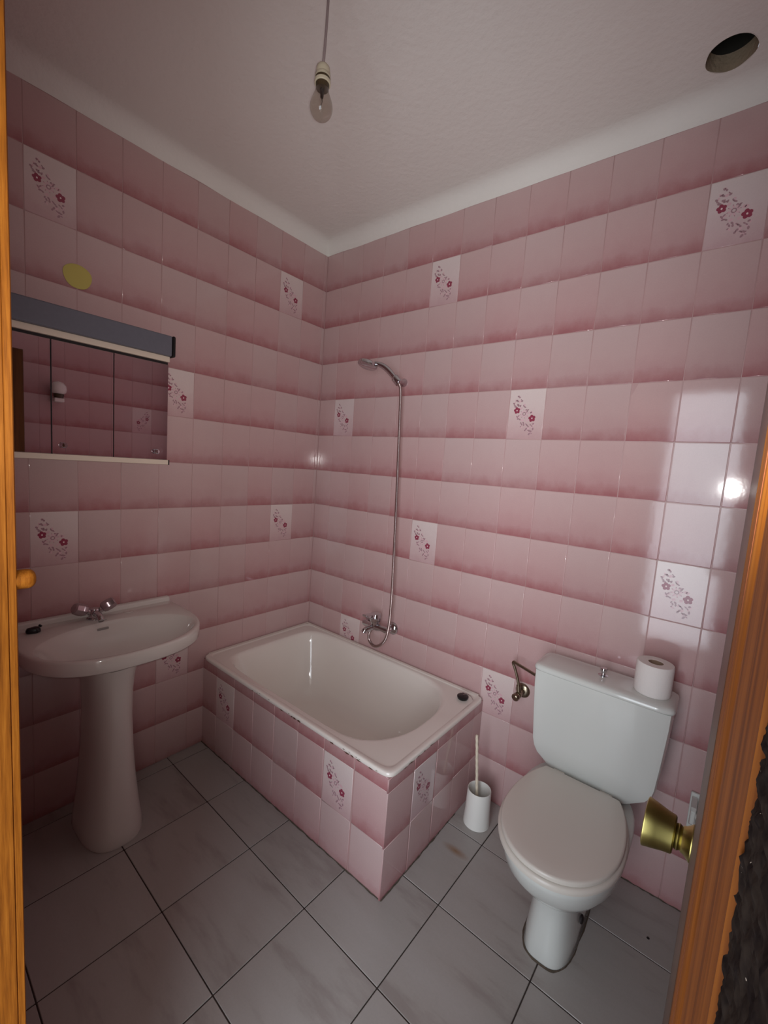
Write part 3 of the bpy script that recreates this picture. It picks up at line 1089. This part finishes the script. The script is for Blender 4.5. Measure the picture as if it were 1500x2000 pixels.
def f_(bm):
    pts = []
    for i in range(25):
        y = BY - .280 + .560 * i / 24
        pts.append(y)
    rings = [[(.002, y, .770), (.028, y, .772), (.024, y, .790), (.016, y, .794), (.002, y, .794)] for y in pts]
    loft(bm, rings, closed=True)
simple('backsplash', 'china_warm', bs, f_, smooth=40, bevel=.003)
def f_(bm):
    box(bm, .1270, .1345, BT - .018, BT + .020, .7480, .7560)
simple('overflow_slot', mat('overflow_grey', (150, 144, 140), rough=.3), bs, f_, bevel=.0015)
def f_(bm):
    box(bm, .0985, .1010, BT + .004, BT + .024, .7735, .7745)
simple('maker_mark', 'black', bs, f_)
def f_(bm):
    lathe(bm, [(.018, 0), (.018, .002), (.012, .003), (.001, .002)], (.06, BT + .115, .7748), seg=24)
simple('tap_hole_cover', 'china_warm', bs, f_, smooth=40)

pd = thing('basin_pedestal', 'white china pedestal standing on the floor below the washbasin', 'pedestal', (.2, BT - .015, 0))
def f_(bm):
    seg = 56
    prof = [(0.0, .099, 0, .322), (.012, .101, 0, .326), (.05, .097, 0, .321), (.12, .088, 0, .310), (.22, .078, 0, .298), (.34, .070, 0, .291), (.46, .066, 0, .287), (.56, .068, 0, .289), (.62, .074, 0, .294), (.664, .084, 0, .302)]
    rings = []
    for z, hw, _, xf in prof:
        r_ = []
        cx = .19
        for i in range(seg):
            t = 2 * PI * i / seg
            c_, s_ = math.cos(t), math.sin(t)
            if c_ >= 0:
                x, y = cx + (xf + .03 - cx) * abs(c_) ** (2 / 2.6), hw * math.copysign(abs(s_) ** (2 / 2.6), s_)
            else:
                x, y = cx - .10 * abs(c_) ** (2 / 5), hw * math.copysign(abs(s_) ** (2 / 5), s_)
            r_.append((x, BT - .004 + y, z))
        rings.append(r_)
    loft(bm, rings)
simple('column', 'china_warm', pd, f_, smooth=60)

tp = thing('basin_tap', 'chrome two-handle basin tap on the back of the washbasin', 'tap', (.06, BT - .005, ZB))
TY = BT - .006
def f_(bm):
    lathe(bm, [(.026, 0), (.026, .004), (.021, .008), (.020, .030), (.017, .040), (.001, .044)], (.062, TY, ZB), seg=28)
    tube(bm, [(.062, TY - .001, ZB + .022), (.062, TY - .030, ZB + .034)], [.013, .011], 16)
    tube(bm, [(.062, TY + .001, ZB + .022), (.062, TY + .030, ZB + .034)], [.013, .011], 16)
simple('body', 'chrome', tp, f_, smooth=45)
def f_(bm):
    tube(bm, catmull([(.064, TY, ZB + .020), (.090, TY, ZB + .026), (.120, TY, ZB + .024), (.138, TY, ZB + .012)], 5), [.0125] * 5 + [.0115] * 5 + [.0105] * 6, 16)
simple('spout', 'chrome', tp, f_, smooth=50)
for s in (-1, 1):
    def f_(bm):
        lathe(bm, [(.010, 0), (.019, .004), (.0225, .012), (.0235, .030), (.021, .046), (.016, .051), (.001, .052)], (.062, TY + s * .024, ZB + .034), axis=(.12, s * .88, .45), seg=8)
    simple('handle', mat('smoky_acrylic', (176, 158, 162), rough=.12, metal=.75), tp, f_, smooth=25)

def f_(bm):
    pts = [(.105, BT - .205, ZB), (.062, BT - .215, ZB)]
    seg = 18
    rings = []
    for z, s in ((.0, .75), (.003, 1.0), (.010, 1.0), (.016, .82), (.018, .5)):
        rings.append([(.082 + (.020 + .004 * math.sin(3 * t)) * s * math.cos(t) * .85, BT - .197 + (.024 + .003 * math.cos(2 * t)) * s * math.sin(t), ZB + z) for t in [2 * PI * i / seg for i in range(seg)]])
    loft(bm, rings)
    lathe(bm, [(.004, 0), (.006, .004), (.005, .007), (.001, .008)], (.074, BT - .178, ZB + .014), axis=(-.2, .6, .6), seg=12)
o = simple('basin_plug', 'black', None, f_, smooth=40)
tag(o, 'black rubber plug lying on the left end of the washbasin', 'plug')

# ---------------------------------------------------------------- mirror cabinet with lamp bar
CY1, CY0 = -.914, -1.510
mc = thing('mirror_cabinet', 'three-door mirror cabinet with grey lamp bar hanging above the basin', 'cabinet', (0, (CY0 + CY1) / 2, 1.40))
def f_(bm):
    box(bm, .002, .122, CY0 + .006, CY1 - .008, 1.392, 1.800)
simple('body', 'cream', mc, f_, bevel=.002)
def f_(bm):
    box(bm, .002, .133, CY0, CY1 - .004, 1.381, 1.400)
o = simple('bottom_rail', 'cream', mc, f_, bevel=.002)
def f_(bm):
    box(bm, .05, .1332, CY1 - .0035, CY1 - .0005, 1.381, 1.400)
simple('rail_cap', 'black', o, f_)
def f_(bm):
    box(bm, .002, .136, CY0, CY1 - .006, 1.782, 1.803)
simple('top_rail', 'cream', mc, f_, bevel=.002)
def f_(bm):
    box(bm, .1215, .1228, CY0 + .006, CY1 - .008, 1.399, 1.783)
simple('gap_shadow_sheet', 'dark_gap', mc, f_)  # dark sheet standing in for the shade between the mirror doors
d_edges = [(-1.114, CY1 - .008), (-1.298, -1.1150), (CY0 + .006, -1.2995)]
for i, (a, b) in enumerate(d_edges):
    xf = (.1300, .1292, .1270)[i]
    def f_(bm):
        box(bm, xf - .004, xf, a + .0008, b - .0008, 1.4005, 1.772)
    d = simple('mirror_door', 'mirror', mc, f_, bevel=.0006, seg=1)
    ky = (b - .045) if i == 0 else ((a + .030) if i == 1 else None)
    def f_(bm):
        lathe(bm, [(.004, 0), (.004, .006), (.0085, .009), (.0095, .014), (.007, .019), (.001, .020)], (xf, ky, 1.431), axis=(1, 0, 0), seg=18)
    if ky:
        simple('knob', 'chrome', d, f_, smooth=40)
def f_(bm):
    box(bm, .002, .152, CY0, CY1 - .004, 1.803, 1.880)
lb = simple('lamp_bar', 'grey_plastic', mc, f_, bevel=.006, seg=3)
def f_(bm):
    box(bm, .002, .1535, CY1 - .0035, CY1 + .009, 1.8015, 1.8815)
simple('end_cap', 'black', lb, f_, bevel=.006, seg=3)

# yellow dab on the wall above the cabinet
def f_(bm):
    seg = 28
    def ring(x, s):
        return [(x, -1.188 + .044 * s * (1 + .05 * math.sin(3 * t)) * math.cos(t), 2.032 + .043 * s * (1 + .04 * math.cos(2 * t)) * math.sin(t)) for t in [2 * PI * i / seg for i in range(seg)]]
    loft(bm, [ring(.0015, 1.0), ring(.0025, .99), ring(.0032, .92), ring(.0034, .6)])
o = simple('yellow_patch', 'yellow', None, f_, smooth=40)
tag(o, 'round yellow patch stuck on the left wall above the mirror cabinet', 'patch')

# ---------------------------------------------------------------- toilet
CX = 1.636
tl = thing('toilet', 'white close-coupled toilet with closed lid standing by the tiled wall', 'toilet', (CX, -.33, 0))
def egg(hw, yf, yb, z, ef=2.15, eb=3.2, yc=-.36, seg=64):
    r_ = []
    for i in range(seg):
        t = 2 * PI * i / seg
        c_, s_ = math.cos(t), math.sin(t)
        e = ef if s_ < 0 else eb
        x = hw * math.copysign(abs(c_) ** (2 / e), c_)
        y = (yc - yf) * -abs(s_) ** (2 / e) if s_ < 0 else (yb - yc) * abs(s_) ** (2 / e)
        r_.append((CX + x, yc + y, z))
    return r_
def f_(bm):
    rings = [egg(.073, -.488, -.10, .0, 3.2, 5, -.30), egg(.075, -.490, -.10, .006, 3.2, 5, -.30), egg(.072, -.483, -.10, .05, 3.0, 5, -.30), egg(.068, -.474, -.10, .12, 2.8, 5, -.30), egg(.069, -.474, -.10, .175, 2.6, 5, -.31),
             egg(.082, -.488, -.10, .210, 2.4, 4.5, -.33), egg(.112, -.530, -.10, .242, 2.3, 4, -.35), egg(.144, -.580, -.10, .282, 2.2, 3.6, -.36), egg(.163, -.616, -.10, .325, 2.15, 3.4, -.37),
             egg(.171, -.634, -.10, .368, 2.15, 3.4, -.37), egg(.172, -.638, -.10, .388, 2.15, 3.4, -.37), egg(.168, -.634, -.10, .394, 2.15, 3.4, -.37)]
    loft(bm, rings)
simple('bowl', 'china', tl, f_, smooth=60)
def lid_ring(s, z, hw=.172, yf=-.650, yb=-.207, seg=72):
    """round front, narrow straight hinge edge at the back"""
    pts = []
    yc = -.425
    for i in range(seg):
        t = 2 * PI * i / seg
        c_, s_ = math.cos(t), math.sin(t)
        if s_ <= 0:
            x = (hw - s) * math.copysign(abs(c_) ** (2 / 2.08), c_)
            y = yc + (yc - yf - s) * -abs(s_) ** (2 / 2.08)
        else:
            x = (hw - s) * math.copysign(abs(c_) ** (2 / 2.05), c_)
            y = yc + (.300 - s) * abs(s_) ** (2 / 2.05)
            if y > yb - s:
                y = yb - s
        pts.append((CX + x, y, z))
    return pts
def f_(bm):
    loft(bm, [lid_ring(.005, .3945), lid_ring(0.0, .3965), lid_ring(-.001, .403), lid_ring(.000, .409), lid_ring(.003, .4125), lid_ring(.008, .4140)])
simple('seat', 'lid', tl, f_, smooth=50)
def f_(bm):
    loft(bm, [lid_ring(.012, .4142), lid_ring(.0065, .4160), lid_ring(.0060, .4225), lid_ring(.0068, .4260), lid_ring(.0090, .4282), lid_ring(.0130, .4293), lid_ring(.05, .4305), lid_ring(.10, .4312)])
simple('lid', 'lid', tl, f_, smooth=50)
for s in (-1, 1):
    def f_(bm):
        lathe(bm, [(.009, -.018), (.010, -.016), (.010, .016), (.009, .018)], (CX + s * .075, -.203, .412), axis=(1, 0, 0), seg=16)
    simple('hinge', 'lid', tl, f_, smooth=40)
# cistern
def cist(y, k, bulge=0.0):
    """outline in x,z; k insets it"""
    P = [(1.432, .748), (1.433, .70), (1.440, .60), (1.449, .49), (1.456, .462), (1.470, .440), (1.520, .405), (1.534, .398), (1.552, .395),
         (1.742, .395), (1.760, .398), (1.774, .405), (1.822, .440), (1.836, .462), (1.842, .49), (1.850, .60), (1.856, .70), (1.857, .748)]
    cx, cz = 1.645, .58
    out = []
    for x, z in P:
        out.append((cx + (x - cx) * (1 - k), y - bulge, cz + (z - cz) * (1 - k) if z < .74 else z))
    return out
def f_(bm):
    loft(bm, [cist(-.035, .03), cist(-.050, .01), cist(-.100, 0), cist(-.150, .0), cist(-.178, .010), cist(-.188, .030), cist(-.193, .10)])
ct = simple('cistern', 'china', tl, f_, smooth=35)
def f_(bm):
    def r_(k, z):
        pts = []
        cx, cy, a, b = 1.6445, -.112, .2165 - k, .0865 - k
        for i in range(48):
            t = 2 * PI * (i + .5) / 48
            x, y = sup(t, a, b, 9)
            pts.append((cx + x, cy + y, z))
        return pts
    loft(bm, [r_(.006, .747), r_(.002, .7485), r_(.0, .752), r_(.0, .758), r_(.003, .7645), r_(.010, .7685), r_(.025, .7705)])
ld = simple('cistern_lid', 'china', tl, f_, smooth=40)
def f_(bm):
    lathe(bm, [(.016, 0), (.016, .002), (.008, .004), (.0065, .010), (.0065, .013), (.0105, .016), (.0115, .024), (.010, .0275), (.001, .028)], (1.641, -.105, .7700), seg=24)
simple('flush_pull', 'chrome', ld, f_, smooth=40)
def f_(bm):
    lathe(bm, [(.013, 0), (.013, .004), (.008, .007), (.001, .008)], (CX + .072, -.34, .075), axis=(1, 0, .1), seg=16)
simple('bolt_cap', 'dark_gap', tl, f_, smooth=40)
def f_(bm):
    ra = egg(.0745, -.4895, -.10, .0006, 3.2, 5, -.30)
    rb = egg(.0785, -.4945, -.098, .0006, 3.2, 5, -.30)
    rb = [(x + .004 * noise.noise(Vector((x * 40, y * 40, 2))), y + .004 * noise.noise(Vector((x * 40, y * 40, 8))), z) for x, y, z in rb]
    rt = [(x, y, .003) for x, y, z in egg(.0755, -.4905, -.10, 0, 3.2, 5, -.30)]
    loft(bm, [rt, rb], False, False)
simple('sealant_ring', 'grime', tl, f_, smooth=50, label='dirty sealant around the foot')

rl = thing('toilet_roll', 'white toilet paper roll standing on the cistern lid', 'toilet paper', (1.787, -.108, .7705))
def f_(bm):
    pf = [(.0215, .0), (.051, .0), (.0530, .003), (.0532, .05), (.0530, .098), (.051, .1005), (.0215, .1005), (.0215, .0)]
    lathe(bm, pf, (1.787, -.108, .7708), seg=40, caps=False)
simple('paper', 'paper', rl, f_, smooth=40)
def f_(bm):
    lathe(bm, [(.0215, .001), (.0215, .0995), (.0203, .0995), (.0203, .001)], (1.787, -.108, .7708), seg=32, caps=False)
simple('core', 'card', rl, f_, smooth=40)

# toilet brush in its holder
bh = (1.257, -.150)
hd_ = thing('brush_holder', 'white plastic toilet brush holder standing beside the tub', 'brush holder', (bh[0], bh[1], 0))
def f_(bm):
    lathe(bm, [(.050, .0), (.0535, .002), (.0535, .008), (.0500, .06), (.0475, .146), (.0465, .150), (.0452, .150), (.0445, .146), (.0465, .06), (.048, .012), (.001, .010)], (bh[0], bh[1], 0), seg=44)
simple('cup', 'white_plastic', hd_, f_, smooth=40)
tb = thing('toilet_brush', 'toilet brush with a cream twisted handle standing in the white holder', 'toilet brush', (bh[0], bh[1], .02))
def f_(bm):
    a, b = Vector((1.254, -.153, .075)), Vector((1.2235, -.153, .372))
    n_ = 60
    d = (b - a).normalized()
    ux, uy, _ = frame_from(d)
    rings = []
    for i in range(n_ + 1):
        t = i / n_
        p = a.lerp(b, t)
        tw = t * 22
        r_ = .0058 if t < .985 else .0045
        ring = []
        for k in range(16):
            q = 2 * PI * k / 16
            rr = r_ * (1 + .10 * math.cos(3 * (q - tw)))
            ring.append(p + ux * (rr * math.cos(q)) + uy * (rr * math.sin(q)))
        rings.append(ring)
    loft(bm, rings)
simple('handle', 'cream_plastic', tb, f_, smooth=50)
def f_(bm):
    lathe(bm, [(.006, 0), (.028, .012), (.031, .035), (.028, .055), (.008, .066)], (1.2545, -.153, .016), seg=24)
simple('bristles', mat('bristles', (214, 208, 198), rough=.9, bump=1.0, bscale=400), tb, f_, smooth=60)

# angle valve and supply pipe of the cistern
av = thing('angle_valve', 'tarnished angle valve with bent supply pipe beside the cistern', 'valve', (1.331, 0, .551))
def f_(bm):
    lathe(bm, [(.030, 0), (.030, .003), (.026, .008), (.016, .012)], (1.338, 0, .553), axis=(0, -1, 0), seg=28)
simple('rose', 'chrome_dull', av, f_, smooth=40)
def f_(bm):
    tube(bm, [(1.338, -.010, .553), (1.338, -.055, .553)], [.0125, .013], 18)
    tube(bm, [(1.338, -.045, .553), (1.333, -.045, .590)], [.010, .009], 16)
    lathe(bm, [(.013, .0), (.0155, .004), (.0155, .018), (.013, .021), (.001, .021)], (1.337, -.056, .551), axis=(-.25, -.9, -.25), seg=10)
simple('body', 'chrome_dull', av, f_, smooth=35)
def f_(bm):
    tube(bm, catmull([(1.334, -.045, .585), (1.325, -.046, .620), (1.310, -.048, .660), (1.303, -.050, .674), (1.306, -.052, .683), (1.320, -.055, .681), (1.370, -.066, .675), (1.4315, -.080, .668)], 6), .0058, 12)
simple('pipe', 'chrome_dull', av, f_, smooth=50)

# paper holder low on the wall, half hidden by the door
ph = thing('paper_holder', 'white ceramic paper holder low on the wall behind the brass knob', 'paper holder', (1.99, 0, .40))
def f_(bm):
    box(bm, 1.928, 2.070, -.012, 0.0, .300, .440)
simple('back_plate', 'china', ph, f_, bevel=.004)
for xa in (1.932, 2.052):
    def f_(bm):
        loft(bm, [[(xa, -.010, .330), (xa + .016, -.010, .330), (xa + .016, -.010, .430), (xa, -.010, .430)],
                  [(xa, -.070, .365), (xa + .016, -.070, .365), (xa + .016, -.070, .425), (xa, -.070, .425)],
                  [(xa + .002, -.082, .375), (xa + .014, -.082, .375), (xa + .014, -.082, .417), (xa + .002, -.082, .417)]])
    simple('arm', 'china', ph, f_, bevel=.003)
def f_(bm):
    tube(bm, [(1.945, -.062, .395), (2.055, -.062, .395)], .009, 16)
simple('roller', 'white_plastic', ph, f_, smooth=40)

# small white lamp on the right wall, seen only in the mirror
wlmp = thing('wall_lamp', 'small white lamp on the opposite wall, seen reflected in the mirror cabinet', 'lamp', (ROOM_X, -.80, 1.78))
def f_(bm):
    lathe(bm, [(.030, .0), (.042, .010), (.047, .032), (.043, .056), (.028, .076), (.001, .084)], (ROOM_X - .062, -.800, 1.772), seg=28)
simple('globe', 'white_plastic', wlmp, f_, smooth=60)
def f_(bm):
    lathe(bm, [(.026, -.030), (.030, -.012), (.030, .002)], (ROOM_X - .062, -.800, 1.772), seg=24)
simple('collar', 'socket_dark', wlmp, f_, smooth=40)
def f_(bm):
    box(bm, ROOM_X - .085, ROOM_X - .0, -.828, -.772, 1.716, 1.742)
simple('base', 'white_plastic', wlmp, f_, bevel=.004)

# ---------------------------------------------------------------- bare bulb on its flex
BX, BYY, BZ = 1.028, -.978, 2.256
pn = thing('pendant_bulb', 'bare clear light bulb hanging from the ceiling on a grey flex', 'light bulb', (BX, BYY, BZ))
def f_(bm):
    tube(bm, catmull([(BX + .004, BYY + .002, ZC), (BX + .004, BYY + .002, 2.56), (BX + .002, BYY + .001, 2.44), (BX - .001, BYY, BZ + .118)], 6), .0030, 10)
simple('flex', 'cord', pn, f_, smooth=50)
def f_(bm):
    lathe(bm, [(.005, .121), (.012, .1195), (.0158, .115), (.0168, .108), (.0168, .101), (.0182, .0995), (.0186, .0925)], (BX, BYY, BZ), seg=28)
simple('socket', 'socket', pn, f_, smooth=40)
def f_(bm):
    lathe(bm, [(.0178, .0925), (.0178, .0860), (.0165, .0800), (.0150, .0690)], (BX, BYY, BZ), seg=28)
simple('socket_skirt', 'socket_dark', pn, f_, smooth=40)
def f_(bm):
    lathe(bm, [(.0186, .0868), (.0192, .0862), (.0192, .0800), (.0184, .0792)], (BX, BYY, BZ), seg=28)
simple('socket_ring', 'socket', pn, f_, smooth=40)
def f_(bm):
    pf = [(.0005, 0.0)]
    for k in range(1, 13):
        a = PI * k / 20
        pf.append((.0272 * math.sin(a), .0285 - .0285 * math.cos(a)))
    pf += [(.0243, .0425), (.0205, .0525), (.0168, .0615), (.0150, .0690), (.0145, .0740)]
    lathe(bm, pf, (BX, BYY, BZ), seg=40, caps=False)
gl = simple('glass', 'glass', pn, f_, smooth=80)
gl.location = -Vector(pn.location)
def f_(bm):
    tube(bm, [(BX, BYY, BZ + .074), (BX, BYY, BZ + .050)], [.006, .0035], 12)
    tube(bm, [(BX, BYY, BZ + .052), (BX - .010, BYY + .006, BZ + .033)], .0006, 6)
    tube(bm, [(BX, BYY, BZ + .052), (BX + .010, BYY - .006, BZ + .033)], .0006, 6)
    tube(bm, [(BX - .010, BYY + .006, BZ + .033), (BX, BYY, BZ + .037), (BX + .010, BYY - .006, BZ + .033)], .0005, 6)
simple('filament', 'filament', pn, f_, smooth=50)

bpy.context.view_layer.update()
